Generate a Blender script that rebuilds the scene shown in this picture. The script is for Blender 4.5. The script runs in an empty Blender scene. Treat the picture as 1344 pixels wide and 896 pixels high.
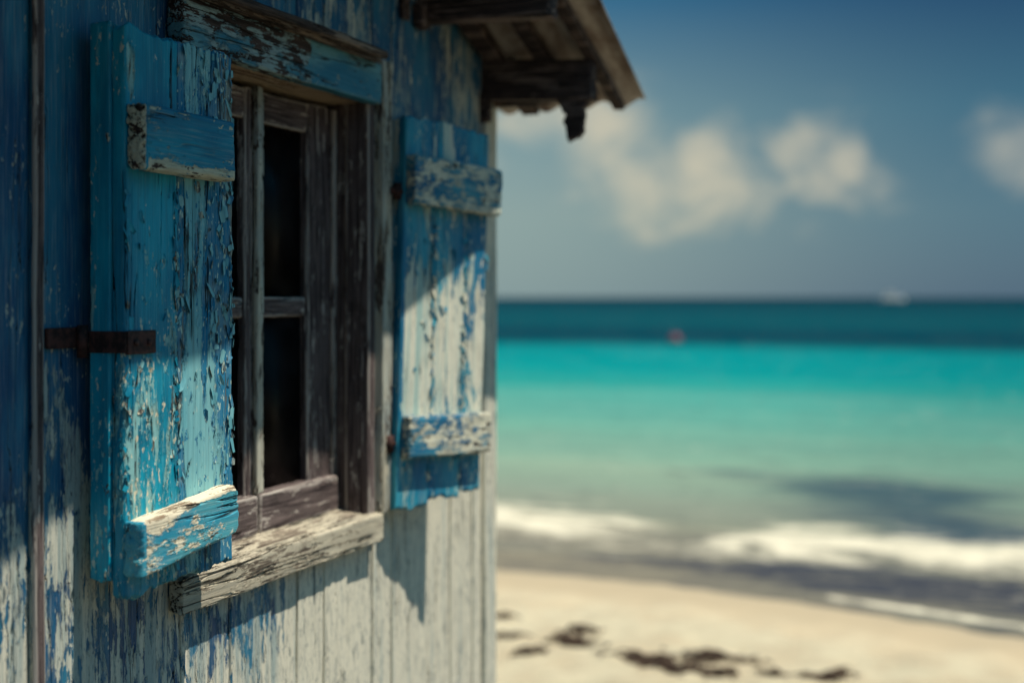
import bpy, math
import numpy as np
R = math.radians
rng = np.random.default_rng(7)
scene = bpy.context.scene
col = scene.collection
EYE = 2.1                       # camera height above the sea; hut heights below are given from eye level

# ------------------------------------------------------------------ numpy value noise
_T = np.random.default_rng(3).random(4096)
def _h(ix, iy, iz):
    n = (ix * 73856093) ^ (iy * 19349663) ^ (iz * 83492791)
    n = (n ^ (n >> 13)) * 1274126177
    return _T[(n ^ (n >> 16)) & 4095]
def vnoise(p):
    i = np.floor(p).astype(np.int64); f = p - i
    f = f * f * (3 - 2 * f); o = 0
    for a in (0, 1):
        wx = f[:, 0] if a else 1 - f[:, 0]
        for b in (0, 1):
            wy = f[:, 1] if b else 1 - f[:, 1]
            for c in (0, 1):
                wz = f[:, 2] if c else 1 - f[:, 2]
                o = o + wx * wy * wz * _h(i[:, 0] + a, i[:, 1] + b, i[:, 2] + c)
    return o
def fbm(p, oct=4):
    s, a, t = 0, 1.0, 0
    for k in range(oct):
        s = s + a * vnoise(p * 2 ** k + 17.3 * k); t += a; a *= .5
    return s / t                                         # 0..1

# ------------------------------------------------------------------ mesh building
class MB:
    def __init__(s): s.V = []; s.F = []; s.A = []; s.B = []; s.M = []; s.n = 0
    def add(s, V, F, rnd=0., bias=0., mat=0):
        V = np.asarray(V, float); F = np.asarray(F, int)
        s.V.append(V); s.F.append(F + s.n); s.n += len(V)
        s.A.append(np.full(len(V), rnd)); s.B.append(np.broadcast_to(bias, (len(V),)).astype(float))
        s.M.append(np.full(len(F), mat))
    def build(s, name, mats, parent=None, smooth=True):
        me = bpy.data.meshes.new(name)
        V = np.concatenate(s.V); F = np.concatenate(s.F)
        me.vertices.add(len(V)); me.vertices.foreach_set('co', V.ravel())
        me.loops.add(F.size); me.loops.foreach_set('vertex_index', F.ravel().astype(np.int32))
        me.polygons.add(len(F)); me.polygons.foreach_set('loop_start', np.arange(0, F.size, 4, dtype=np.int32))
        me.polygons.foreach_set('material_index', np.concatenate(s.M).astype(np.int32))
        me.update(calc_edges=True); me.validate()
        for nm, d in (('rnd', s.A), ('bias', s.B)):
            at = me.attributes.new(nm, 'FLOAT', 'POINT'); at.data.foreach_set('value', np.concatenate(d).astype(np.float32))
        me.polygons.foreach_set('use_smooth', [smooth] * len(me.polygons))
        for m in (mats if isinstance(mats, (list, tuple)) else [mats]): me.materials.append(m)
        o = bpy.data.objects.new(name, me); col.objects.link(o)
        if parent: o.parent = parent
        return o

def lines(a, b, step, r):
    e = [a, a + .35 * r, a + .8 * r, a + 1.5 * r]; g = [b, b - .35 * r, b - .8 * r, b - 1.5 * r]
    if b - a < 3.4 * r: return np.array(sorted(set([a, a + .3 * (b - a), a + .7 * (b - a), b])))
    n = max(1, int(math.ceil((b - a - 3 * r) / step)))
    return np.array(e[:3] + list(np.linspace(e[3], g[3], n + 1)) + g[:3][::-1])

def lattice(X, Y, Z):
    n = (len(X), len(Y), len(Z)); P = []; Q = []; key = {}
    faces = []; ids = -np.ones(n, dtype=np.int64)
    m = np.zeros(n, bool)
    m[0] = m[-1] = True; m[:, 0] = m[:, -1] = True; m[:, :, 0] = m[:, :, -1] = True
    ids[m] = np.arange(m.sum())
    I, J, K = np.nonzero(m)
    V = np.stack([X[I], Y[J], Z[K]], 1)
    def quad(G, flip):
        a, b, c, d = G[:-1, :-1], G[1:, :-1], G[1:, 1:], G[:-1, 1:]
        q = np.stack([a, b, c, d], -1).reshape(-1, 4)
        return q[:, ::-1] if flip else q
    F = [quad(ids[:, :, 0], True), quad(ids[:, :, -1], False), quad(ids[:, 0, :], False),
         quad(ids[:, -1, :], True), quad(ids[0], True), quad(ids[-1], False)]
    return V, np.concatenate(F)

def board(mb, lo, hi, ax=2, step=.003, along=None, r=.004, wear=1., jag=.0, warp=.0015, rnd=None, bias=0., mat=0, fn=None, seed=None):
    """A worn timber board: dense box with rounded, chipped edges and uneven ends. ax = grain axis."""
    lo = np.array(lo, float); hi = np.array(hi, float)
    rnd = rng.random() * 50 if rnd is None else rnd
    along = along or step * 2
    st = [step] * 3; st[ax] = along
    L = [lines(lo[k], hi[k], st[k], min(r * 1.6, (hi[k] - lo[k]) * .3)) for k in range(3)]
    V, F = lattice(*L)
    sc = np.array([1., 1., 1.]); sc[ax] = .25
    nz = fbm((V + rnd) * 60 * sc, 4)
    nb = fbm((V + rnd * 2) * 18 * sc, 2)
    rr = r * (1 + wear * (2.4 * np.clip(nz - .5, 0, 1) + 1.6 * np.clip(nb - .5, -.3, 1)))
    rr = np.minimum(np.maximum(rr, r * .3), .49 * (hi - lo).min())[:, None]
    q = np.clip(V, lo + rr, hi - rr)
    d = V - q; ln = np.linalg.norm(d, axis=1, keepdims=True); ln[ln < 1e-9] = 1
    mx = np.abs(d).max(axis=1, keepdims=True)
    V2 = q + d / ln * np.minimum(mx, rr)
    if jag:
        mid = (lo[ax] + hi[ax]) / 2; half = (hi[ax] - lo[ax]) / 2
        k = (V[:, ax] - mid) / half
        p = V.copy(); p[:, ax] = np.sign(k) * 3 + rnd
        j = (fbm(p * np.array([90, 90, 90.]), 3) - .5) * 2
        j2 = (fbm(p * np.array([22, 22, 22.]), 2) - .5) * 2
        V2[:, ax] -= np.sign(k) * (np.abs(k) ** 12) * jag * (.5 + .7 * j + .7 * j2)
    if warp:
        for a in range(3):
            if a == ax: continue
            p = np.zeros_like(V); p[:, 0] = V[:, ax] * 3.1 + rnd + a * 7
            V2[:, a] += (fbm(p, 3) - .5) * 2 * warp
    if fn is not None: V2 = fn(V2)
    b = bias(V) if callable(bias) else bias
    mb.add(V2, F, rnd, b, mat)

def tube(mb, path, rad, seg=10, mat=0, cap=True):
    path = np.array(path, float); n = len(path); rad = np.broadcast_to(rad, (n,))
    V = []
    for i in range(n):
        d = path[min(i + 1, n - 1)] - path[max(i - 1, 0)]; d /= np.linalg.norm(d)
        u = np.cross(d, [0, 0, 1.]) if abs(d[2]) < .9 else np.cross(d, [1., 0, 0]); u /= np.linalg.norm(u); v = np.cross(d, u)
        for k in range(seg):
            a = 2 * math.pi * k / seg
            V.append(path[i] + rad[i] * (math.cos(a) * u + math.sin(a) * v))
    F = [[i * seg + k, i * seg + (k + 1) % seg, (i + 1) * seg + (k + 1) % seg, (i + 1) * seg + k] for i in range(n - 1) for k in range(seg)]
    if cap:
        for i, e in ((0, 0), (n - 1, 1)):
            c = len(V); V.append(path[i])
            for k in range(0, seg, 2):
                q = [c, i * seg + k, i * seg + (k + 1) % seg, i * seg + (k + 2) % seg]
                F.append(q if e else q[::-1])
    mb.add(np.array(V), np.array(F), 0, 0, mat)

# ------------------------------------------------------------------ node helpers
def srgb(r, g, b):
    f = lambda c: (c / 255) / 12.92 if c / 255 < .04045 else ((c / 255 + .055) / 1.055) ** 2.4
    return (f(r), f(g), f(b), 1)
class NT:
    def __init__(s, tree): s.t = tree; s.n = tree.nodes; s.l = tree.links
    def _in(s, sock, v):
        if isinstance(v, bpy.types.NodeSocket): s.l.new(v, sock)
        elif isinstance(v, (tuple, list)) and len(v) == 3 and sock.type == 'RGBA': sock.default_value = (*v, 1)
        else: sock.default_value = v
    def node(s, typ, **kw):
        n = s.n.new(typ)
        for k, v in kw.items(): setattr(n, k, v)
        return n
    def math(s, op, a, b=0., c=0., clamp=False):
        n = s.node('ShaderNodeMath', operation=op, use_clamp=clamp)
        s._in(n.inputs[0], a); s._in(n.inputs[1], b); s._in(n.inputs[2], c); return n.outputs[0]
    def add(s, a, b): return s.math('ADD', a, b)
    def sub(s, a, b): return s.math('SUBTRACT', a, b)
    def mul(s, a, b): return s.math('MULTIPLY', a, b)
    def step(s, v, a, b, lo=0., hi=1.):
        n = s.node('ShaderNodeMapRange', interpolation_type='SMOOTHSTEP')
        for k, x in enumerate((v, a, b, lo, hi)): s._in(n.inputs[k], x)
        return n.outputs[0]
    def mix(s, f, a, b):
        n = s.node('ShaderNodeMix', data_type='RGBA'); s._in(n.inputs[0], f); s._in(n.inputs[6], a); s._in(n.inputs[7], b); return n.outputs[2]
    def noise(s, v, scale, detail=4, rough=.55, dist=0.):
        n = s.node('ShaderNodeTexNoise'); s._in(n.inputs['Vector'], v)
        n.inputs['Scale'].default_value = scale; n.inputs['Detail'].default_value = detail
        n.inputs['Roughness'].default_value = rough; n.inputs['Distortion'].default_value = dist
        return n.outputs[0]
    def scale(s, v, sc):
        n = s.node('ShaderNodeVectorMath', operation='MULTIPLY'); s._in(n.inputs[0], v); n.inputs[1].default_value = sc; return n.outputs[0]
    def vadd(s, v, w):
        n = s.node('ShaderNodeVectorMath', operation='ADD'); s._in(n.inputs[0], v); s._in(n.inputs[1], w); return n.outputs[0]
    def attr(s, name):
        n = s.node('ShaderNodeAttribute', attribute_name=name); return n.outputs['Fac']
    def ramp(s, f, stops, interp='LINEAR'):
        n = s.node('ShaderNodeValToRGB'); s._in(n.inputs[0], f); e = n.color_ramp.elements; n.color_ramp.interpolation = interp
        while len(e) < len(stops): e.new(.5)
        for k, (p, c) in enumerate(stops): e[k].position = p; e[k].color = c if len(c) == 4 else (*c, 1)
        return n.outputs[0]
def material(name):
    m = bpy.data.materials.new(name); m.use_nodes = True
    for n in list(m.node_tree.nodes): m.node_tree.nodes.remove(n)
    N = NT(m.node_tree)
    b = N.node('ShaderNodeBsdfPrincipled'); o = N.node('ShaderNodeOutputMaterial')
    N.l.new(b.outputs[0], o.inputs[0])
    return m, N, b, o

def timber(name, ax=2, top=(srgb(10, 95, 150), srgb(30, 130, 175)), under=srgb(190, 185, 160), wood=(srgb(52, 42, 38), srgb(120, 108, 98)),
           t1=.5, t2=.5, chip=24., stretch=4., disp=1., bigamt=.5, crack=.012, edge=.0, streak=0., gloss=.45, flake=1.0, fleck=None, pits=.5, stain=None, grit=.25, crumb=None):
    """Weathered timber: bare grain, primer left in patches, curling top coat; real displacement for the paint film."""
    m, N, b, o = material(name)
    tc = N.node('ShaderNodeTexCoord').outputs['Object']
    rn = N.attr('rnd')
    comb = N.node('ShaderNodeCombineXYZ')
    for k, f in enumerate((1.7, 3.1, 2.3)): N._in(comb.inputs[k], N.mul(rn, f))
    co = N.vadd(tc, comb.outputs[0])
    def st(k):
        v = [1., 1., 1.]; v[ax] = 1. / k; return N.scale(co, v)
    s25, sk, s2, s60 = st(25), st(stretch), st(2.), st(45)
    grain = N.noise(s25, 130, 6, .6)
    fine = N.noise(s60, 420, 4, .6)
    big = N.noise(s2, 5.5, 3, .5)
    ch = N.noise(sk, chip, 9, .66, .5)
    ch2 = N.noise(st(stretch * 1.6), chip * 2.1, 8, .7, .3)
    dirt = N.noise(co, 14, 6, .6)
    bias = N.attr('bias')
    v1 = N.add(N.add(N.mul(ch, .62), N.mul(ch2, .38)), N.add(N.mul(N.sub(big, .5), bigamt), bias))
    v1 = N.add(v1, N.mul(N.sub(grain, .5), .22 + streak))
    pn = N.noise(N.vadd(st(2.6), (3.3, 1.9, 7.7)), 105, 5, .62, .3)
    pm = N.math('MULTIPLY', N.step(pn, .585, .60), N.step(N.noise(N.vadd(s2, (9.1, 2.2, 4.4)), 9, 4, .6), .60 - .2 * pits, .66 - .2 * pits))
    v1 = N.sub(v1, N.mul(pm, .2))
    m1 = N.step(v1, t1 - .006, t1 + .006)
    rim = N.math('MULTIPLY', N.step(v1, t1 - .004, t1 + .010), N.step(v1, t1 + .045, t1 + .010))   # lifted lip of the film
    chb = N.noise(N.vadd(sk, (5.3, 8.1, 2.7)), chip * 1.3, 9, .68, .4)
    v2 = N.add(N.add(chb, N.mul(N.sub(grain, .5), .5 + streak)), N.mul(bias, .3))
    v2 = N.add(v2, N.mul(m1, .0))
    m2 = N.step(v2, t2 - .012, t2 + .012)
    ck = N.math('ABSOLUTE', N.sub(N.noise(st(22), 26, 3, .55, .25), .5))
    ckm = N.math('MULTIPLY', N.step(ck, crack, crack * .25), N.step(N.noise(st(6), 7, 2), .50, .56))
    wcol = N.mix(N.step(N.add(N.mul(grain, .6), N.mul(fine, .4)), .36, .64), wood[0], wood[1])
    wcol = N.mix(N.mul(N.step(dirt, .5, .7), .5), wcol, N.mix(.55, wood[0], (.01, .008, .007)))
    ucol = N.mix(N.mul(N.step(fine, .42, .62), .35), under, N.mix(.5, under, wood[1]))
    ucol = N.mix(N.mul(N.step(dirt, .48, .72), .4), ucol, wood[1])
    if stain: ucol = N.mix(N.mul(N.step(N.add(N.noise(st(30), 38, 5, .6), N.mul(bias, .8)), .47, .66), .75), ucol, stain)
    tcol = N.mix(N.step(N.noise(st(3), 9, 5, .6), .38, .62), top[0], top[1])
    if fleck: tcol = N.mix(N.step(N.noise(N.vadd(sk, (1.3, 4.1, 9.7)), chip * .8, 8, .65, .4), .53, .56), tcol, fleck)
    tcol = N.mix(N.mul(N.step(grain, .45, .62), .35), tcol, N.mix(.5, tcol, (.004, .03, .07)))
    tcol = N.mix(N.mul(N.step(fine, .5, .68), .18), tcol, under)
    c = N.mix(m2, wcol, ucol)
    gr = N.noise(st(5), 300, 4, .65)
    gm = N.mul(N.math('MAXIMUM', N.step(gr, .56, .66), N.step(N.noise(st(14), 190, 4, .6), .57, .65)), grit)
    c = N.mix(gm, c, N.mix(.25, wood[0], c))
    c = N.mix(m1, c, tcol); c = N.mix(N.mul(gm, .25), c, wood[0])
    if crumb:
        cr = N.math('MULTIPLY', N.step(N.noise(N.vadd(st(2.2), (6.1, 2.9, 1.7)), 120, 4, .6), .60, .63), N.step(N.sub(.58, v1), -.02, .06))
        c = N.mix(cr, c, crumb)
    c = N.mix(N.mul(N.mul(rim, .45), N.step(dirt, .45, .55)), c, under)
    if edge:
        pt = N.node('ShaderNodeNewGeometry').outputs['Pointiness']
        em = N.math('MULTIPLY', N.step(pt, .505, .535), N.step(N.noise(sk, 30, 5, .6), .5 - edge * .2, .6 - edge * .2))
        c = N.mix(N.mul(em, .85), c, under)
    c = N.mix(N.mul(ckm, .9), c, (.008, .006, .005))
    N._in(b.inputs['Base Color'], c)
    N._in(b.inputs['Roughness'], N.mix(m1, (.86, .86, .86), (gloss, gloss, gloss)))
    b.inputs['Specular IOR Level'].default_value = .35
    h = N.add(N.mul(m1, .0009 * flake), N.mul(rim, .0008 * flake))
    h = N.add(h, N.mul(N.mul(m2, N.sub(1., m1)), .0003))
    h = N.add(h, N.mul(N.sub(grain, .5), N.mix(m1, (.0030, .0030, .0030), (.0010, .0010, .0010))))
    h = N.add(h, N.mul(N.sub(fine, .5), .0006)); h = N.sub(h, N.mul(ckm, .0035))
    d = N.node('ShaderNodeDisplacement'); N._in(d.inputs['Height'], h); d.inputs['Midlevel'].default_value = 0; d.inputs['Scale'].default_value = disp
    N.l.new(d.outputs[0], o.inputs['Displacement'])
    m.displacement_method = 'BOTH'
    return m

BLUE_D = srgb(0, 116, 160)
GREYW = (srgb(58, 50, 46), srgb(150, 138, 122))
DARKW = (srgb(30, 23, 22), srgb(92, 76, 70))
PALE = srgb(168, 210, 206)
M = {}
M['shutter_azure'] = timber('azure_peeling_paint', 2, (srgb(0, 128, 162), srgb(0, 166, 196)), srgb(140, 200, 202), (srgb(40, 44, 50), srgb(150, 140, 124)), t1=.475, t2=.40, chip=25, stretch=5.5, bigamt=.5, pits=.45, flake=1.3, crumb=srgb(232, 224, 196))
M['shutter_teal'] = timber('pale_teal_paint_over_azure', 2, (srgb(112, 184, 196), srgb(138, 200, 206)), srgb(0, 124, 166), (srgb(0, 50, 78), srgb(186, 196, 180)), t1=.50, t2=.40, chip=16, stretch=6., bigamt=.45, pits=.45, flake=1.5, crack=.016, crumb=srgb(190, 214, 200))
M['batten_up'] = timber('azure_batten_paint', 1, (srgb(0, 118, 154), srgb(0, 150, 180)), srgb(206, 206, 182), DARKW, t1=.435, t2=.36, chip=34, stretch=1.8, bigamt=.3, pits=.8, crack=.018)
M['batten_low'] = timber('flaked_batten_paint', 1, (srgb(30, 148, 182), srgb(92, 182, 194)), srgb(236, 226, 200), (srgb(110, 84, 62), srgb(222, 210, 184)), t1=.49, t2=.38, chip=22, stretch=1.7, bigamt=.35, flake=1.7, pits=.6, crack=.02)
M['shutter_right'] = timber('blue_paint_worn_to_primer', 2, (srgb(0, 116, 158), srgb(50, 168, 194)), srgb(238, 236, 216), (srgb(40, 84, 104), srgb(170, 168, 152)), t1=.535, t2=.34, chip=28, stretch=5.5, bigamt=.4, pits=.7, stain=srgb(150, 196, 194))
M['batten_right'] = timber('blue_batten_worn_to_primer', 1, (srgb(0, 106, 150), srgb(60, 158, 180)), srgb(230, 228, 206), DARKW, t1=.48, t2=.38, chip=36, stretch=1.6, bigamt=.3, pits=1.)
M['wall'] = timber('worn_limewash_siding', 2, (srgb(0, 82, 128), srgb(40, 126, 160)), srgb(230, 225, 205), (srgb(96, 110, 114), srgb(204, 200, 182)), t1=.60, t2=.34, chip=36, stretch=3.4, bigamt=.40, streak=.12, crack=.006, pits=.45, stain=srgb(146, 170, 172), grit=.75)
M['lintel'] = timber('lintel_timber', 1, (srgb(40, 122, 150), srgb(104, 162, 172)), srgb(150, 178, 180), DARKW, t1=.5, t2=.50, chip=34, stretch=3., bigamt=.4, pits=.9, crack=.022, flake=1.5, grit=.5)
M['sill'] = timber('sill_timber', 1, (srgb(212, 204, 182), srgb(186, 178, 158)), srgb(196, 188, 168), (srgb(76, 66, 58), srgb(176, 164, 146)), t1=.51, t2=.49, chip=34, stretch=4, bigamt=.3, crack=.02, gloss=.7, grit=.8)
FR = dict(t1=.62, t2=.61, chip=34, stretch=4, bigamt=.3, edge=.6, pits=.6, grit=.5)
M['frame'] = timber('dark_bare_window_timber', 2, (srgb(130, 126, 126), srgb(170, 164, 158)), srgb(188, 180, 172), (srgb(50, 40, 42), srgb(126, 112, 110)), **FR)
M['frame_h'] = timber('dark_bare_window_timber_level', 1, (srgb(130, 126, 126), srgb(170, 164, 158)), srgb(188, 180, 172), (srgb(50, 40, 42), srgb(126, 112, 110)), **FR)
M['casing'] = timber('casing_timber', 2, (srgb(206, 202, 184), srgb(160, 170, 166)), srgb(196, 190, 170), (srgb(54, 44, 42), srgb(120, 106, 96)), t1=.46, t2=.5, chip=34, stretch=5, bigamt=.3, grit=.4)
M['cap'] = timber('drip_cap_timber', 1, (srgb(120, 104, 92), srgb(90, 80, 76)), srgb(140, 124, 110), (srgb(30, 23, 22), srgb(96, 80, 72)), t1=.6, t2=.55, chip=24, stretch=6, grit=.4)
M['head'] = timber('head_lining_timber', 1, (srgb(190, 170, 142), srgb(160, 138, 114)), srgb(196, 176, 150), (srgb(84, 64, 54), srgb(168, 140, 116)), t1=.58, t2=.5, chip=20, stretch=8, grit=.3)  # paler than the other window timber: warm light from below in the colour
M['roof_wood'] = timber('roof_timber', 0, (srgb(84, 70, 66), srgb(66, 54, 52)), srgb(130, 112, 104), (srgb(32, 25, 25), srgb(96, 80, 76)), t1=.62, t2=.56, chip=16, stretch=7, crack=.02)

def rust_mat():
    m, N, b, o = material('rusted_iron'); tc = N.node('ShaderNodeTexCoord').outputs['Object']
    n = N.noise(tc, 60, 8, .65); n2 = N.noise(tc, 300, 4, .6)
    c = N.mix(N.step(n, .4, .62), srgb(34, 20, 20), srgb(84, 50, 44)); c = N.mix(N.mul(N.step(n2, .5, .7), .4), c, srgb(96, 66, 56))
    N._in(b.inputs['Base Color'], c); b.inputs['Roughness'].default_value = .8; b.inputs['Metallic'].default_value = .15
    bp = N.node('ShaderNodeBump'); bp.inputs['Distance'].default_value = .0012; N._in(bp.inputs['Height'], N.add(n, N.mul(n2, .4))); N.l.new(bp.outputs[0], b.inputs['Normal'])
    return m
M['rust'] = rust_mat()
def sheet_mat():
    m, N, b, o = material('weathered_corrugated_iron'); tc = N.node('ShaderNodeTexCoord').outputs['Object']
    s = N.scale(tc, (1, .25, .6)); n = N.noise(s, 14, 8, .65, .4); n2 = N.noise(tc, 90, 5, .6)
    c = N.mix(N.step(n, .4, .6), srgb(206, 196, 188), srgb(150, 130, 118)); c = N.mix(N.step(n, .56, .68), c, srgb(70, 42, 32))
    c = N.mix(N.mul(n2, .35), c, srgb(60, 52, 50))
    N._in(b.inputs['Base Color'], c); b.inputs['Roughness'].default_value = .62; b.inputs['Metallic'].default_value = .25
    bp = N.node('ShaderNodeBump'); bp.inputs['Distance'].default_value = .002; N._in(bp.inputs['Height'], n2); N.l.new(bp.outputs[0], b.inputs['Normal'])
    return m
M['sheet'] = sheet_mat()
def plain(name, c, rough=.6, spec=.3, c2=None, sc=40, metal=0.):
    m, N, b, o = material(name); tc = N.node('ShaderNodeTexCoord').outputs['Object']
    n = N.noise(tc, sc, 5, .6); N._in(b.inputs['Base Color'], N.mix(N.step(n, .4, .62), c, c2 or tuple(x * .8 for x in c[:3])))
    b.inputs['Roughness'].default_value = rough; b.inputs['Specular IOR Level'].default_value = spec; b.inputs['Metallic'].default_value = metal
    return m
M['dark'] = plain('dark_interior', (.006, .005, .006, 1), .9, .1)  # black colour stands for the unlit inside of the hut
def pane_mat():
    m, N, b, o = material('dusty_dark_pane'); tc = N.node('ShaderNodeTexCoord').outputs['Object']
    n = N.noise(tc, 9, 5, .6); N._in(b.inputs['Base Color'], N.mix(N.step(n, .45, .7), (.0035, .003, .0035), (.010, .009, .010)))  # near-black base stands in for the unlit room behind the glass
    N._in(b.inputs['Roughness'], N.step(n, .3, .7, .25, .5)); b.inputs['Specular IOR Level'].default_value = .12
    return m
M['pane'] = pane_mat()

def tag(o, label=None, cat=None, group=None, kind=None):
    for k, v in (('label', label), ('category', cat), ('group', group), ('kind', kind)):
        if v: o[k] = v
    return o
def W(V): V = np.array(V, float); V[..., 2] += EYE; return V      # eye-level heights -> world

# ================================================================== THE HUT
S1 = .692; S0 = -1.90; RIDGE = -.6; TAN = .383                     # sea-side corner, far corner, ridge, roof pitch
hut = bpy.data.objects.new('beach_hut', None); col.objects.link(hut)
hut.location = (0, 0, 0)
tag(hut, 'weathered blue and cream plank beach hut with shuttered window and rusty roof', 'hut')

ZE = .574
def roofz(s): return ZE + TAN * (.95 - s) if s > RIDGE else ZE + TAN * (.95 - RIDGE) - TAN * (RIDGE - s)
OP = (-.735, -.075, -.54, .47)                                    # window opening s0,s1,h0,h1
# --- siding, window wall
def wall_bias(V):
    s, h = V[:, 1], V[:, 2] - EYE
    b = -.03 + .20 * np.clip((h + .40) / .35, 0, 1)  # more blue paint higher up, partly roof shade put into the colour
    b = b + .15 * np.exp(-((s + .64) / .16) ** 2) * np.exp(-((h + .66) / .12) ** 2)      # blue left under the sill
    b = b + .06 * (s < -1.0) + .05 * (s < -.80) + .07 * np.clip((-.70 - s) / .2, 0, 1) * (s > -1.01) * np.clip((-.35 - h) / .2, 0, 1)  # extra blue at the left, with shade below the shutter put into the colour
    b = b - .06 * np.clip((s - -.45) / .2, 0, 1) * np.clip((-.3 - h) / .1, 0, 1)
    b = b - .05 * np.clip((s - .35) / .2, 0, 1) * (h > 0)
    return b
mb = MB()
edges = [S0, -1.72, -1.50, -1.342, -1.187, -1.005, -.905, -.795, -.640, -.493, -.385, -.275, -.172, -.041, .055, .203, .411, .555, S1 - .075]
for i in range(len(edges) - 1):
    a, b = edges[i] + .0014, edges[i + 1] - .0014
    t = -.001 + .003 * ((i * 7) % 3 - 1); bb = rng.random() * 40
    if i == 4: t = .004
    if i == 3: t = -.004
    if i in (14,): t = .002
    off = (rng.random() - .5) * .03
    segs = [(-1.95, -1.05, .02), (-1.05, roofz((a + b) / 2) + .05, None)]
    if a > OP[0] - .02 and b < OP[1] + .02: segs = [(-1.95, -1.05, .02), (-1.05, OP[2], None), (OP[3], roofz((a + b) / 2) + .05, None)]
    elif OP[0] - .02 < b and a < OP[1] + .02:
        segs = [(-1.95, -1.05, .02), (-1.05, OP[2], None), (OP[3], roofz((a + b) / 2) + .05, None)]
        if a < OP[0]: board(mb, W([t - .02, a, OP[2]]), W([t, min(b, OP[0]), OP[3]]), 2, .003, .007, .0022, bias=wall_bias, rnd=bb)
        if b > OP[1]: board(mb, W([t - .02, max(a, OP[1]), OP[2]]), W([t, b, OP[3]]), 2, .003, .007, .0022, bias=wall_bias, rnd=bb)
    for (h0, h1, stp) in segs:
        fine = stp is None and i >= 2
        top = h1 > .55
        hh1 = h1 + .12 if top else h1
        def cut(V, top=top):
            if top:
                m = V[:, 2] > EYE + .5
                lim = np.where(V[:, 1] > RIDGE, ZE + TAN * (.95 - V[:, 1]), ZE + TAN * (.95 - RIDGE) - TAN * (RIDGE - V[:, 1])) + EYE - .004
                V[:, 2] = np.minimum(V[:, 2], lim)
            return V
        board(mb, W([t - .02, a, h0]), W([t, b, hh1]), 2, .0028 if fine else .02, .006 if fine else .05, .0022, wear=1.2,
              bias=(lambda V, off=off: wall_bias(V) + off), rnd=bb, fn=cut)
mb.build('wall', M['wall'], hut)
# raised cover strip over one joint on the near side
mb = MB(); board(mb, W([.0035, -1.192, -1.9]), W([.013, -1.170, roofz(-1.18) - .01]), 2, .003, .01, .003, warp=.002, bias=-.03)
mb.build('cover_strip', M['frame'], hut)
# corner board
mb = MB()
board(mb, W([-.004, S1 - .073, -1.95]), W([.014, S1 - .002, roofz(S1) - .01]), 2, .003, .008, .004, bias=-.03, warp=.003)
board(mb, W([-.09, S1 + .0, -1.95]), W([.012, S1 + .018, roofz(S1) - .02]), 2, .004, .01, .004, bias=-.03)
mb.build('corner_board', M['wall'], hut)
# other walls
mb = MB()
D = -2.6
for k in range(16):
    x0 = D + k * (abs(D) - .09) / 16
    board(mb, W([x0 + .001, S1 - .002, -1.95]), W([x0 + .155, S1 + .012, roofz(S1) - .02]), 2, .03, .08, .003)
    board(mb, W([x0 + .001, S0 - .012, -1.95]), W([x0 + .155, S0 + .002, roofz(S0) - .02]), 2, .03, .08, .003)
for k in range(14):
    y0 = S0 + .02 + k * (S1 - S0 - .04) / 14
    board(mb, W([D - .01, y0, -1.95]), W([D + .01, y0 + .18, roofz(y0 + .09) - .05]), 2, .03, .08, .003)
mb.build('wall', M['wall'], hut)
# dark lining behind the siding (closes the gaps)
mb = MB()
def piece(name, mat, parent, lo, hi, *a, **k):
    mb = MB(); board(mb, W(lo), W(hi), *a, **k); return mb.build(name, mat, parent)
def simple(mb, lo, hi, mat=0): V, F = lattice(*[np.array([lo[k], hi[k]]) for k in range(3)]); mb.add(V, F, 0, 0, mat)
for lo, hi in (((-.045, S0 + .02, -1.9), (-.026, OP[0] - .01, roofz(S0) - .03)), ((-.045, OP[1] + .01, -1.9), (-.026, S1 - .01, roofz(S1) - .03)),
               ((-.045, OP[0] - .01, -1.9), (-.026, OP[1] + .01, OP[2] - .01)), ((-.045, OP[0] - .01, OP[3] + .01), (-.026, OP[1] + .01, .95))):
    simple(mb, W(lo), W(hi))
mb.build('lining', M['dark'], hut)

# --- roof
T_V = lambda s: .40 + .055 * (.95 - s) + .03 * max(0, min(1, (-.3 - s) / .8)) + .09 * math.exp(-((s + .70) / .28) ** 2)        # overhang of the verge; unseen bulge near the ridge shaped to shade the wall
def roof_half(sa, sb, name):
    mb = MB()
    X = np.linspace(D - .25, .7, 420); Y = np.linspace(sa, sb, 70); Z = np.array([0, .003])
    V, F = lattice(X, Y, Z)
    lam = .122
    fr = (X.max() - X.min())
    s = V[:, 1]; tv = np.array([T_V(q) for q in Y])[np.searchsorted(Y, s)]
    x = D - .25 + (V[:, 0] - (D - .25)) * (tv - (D - .25)) / fr
    z = ZE + TAN * (.95 - s) if sa >= RIDGE - 1e-6 else ZE + TAN * (.95 - RIDGE) - TAN * (RIDGE - s)
    p = np.stack([x * 2.2, s * 1.5, s * 0], 1)
    w = .0125 * np.cos(2 * math.pi * (x - .385) / lam) * (1 + .4 * (fbm(p * 3, 2) - .5))
    zz = z + w + .012 + V[:, 2] + (fbm(p, 3) - .5) * .016
    yy = s + np.where(s > .9, (fbm(np.stack([x * 14, s * 0, s * 0 + 5], 1), 3) - .5) * .012, 0)
    mb.add(np.stack([x, yy, zz + EYE], 1), F)
    return mb
mb = roof_half(RIDGE, .95, ''); rf = mb.build('roof', M['sheet'], hut)
rf['label'] = 'seaward roof slope of rusty corrugated iron'
mb = roof_half(-2.15, RIDGE - .001, ''); r2 = mb.build('roof', M['sheet'], hut)
r2['label'] = 'landward roof slope of rusty corrugated iron'
mb = MB(); tube(mb, W([[D - .27, RIDGE, roofz(RIDGE) + .01], [T_V(RIDGE) + .01, RIDGE, roofz(RIDGE) + .01]]), .045, 14); mb.build('ridge_cap', M['sheet'], rf)
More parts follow.
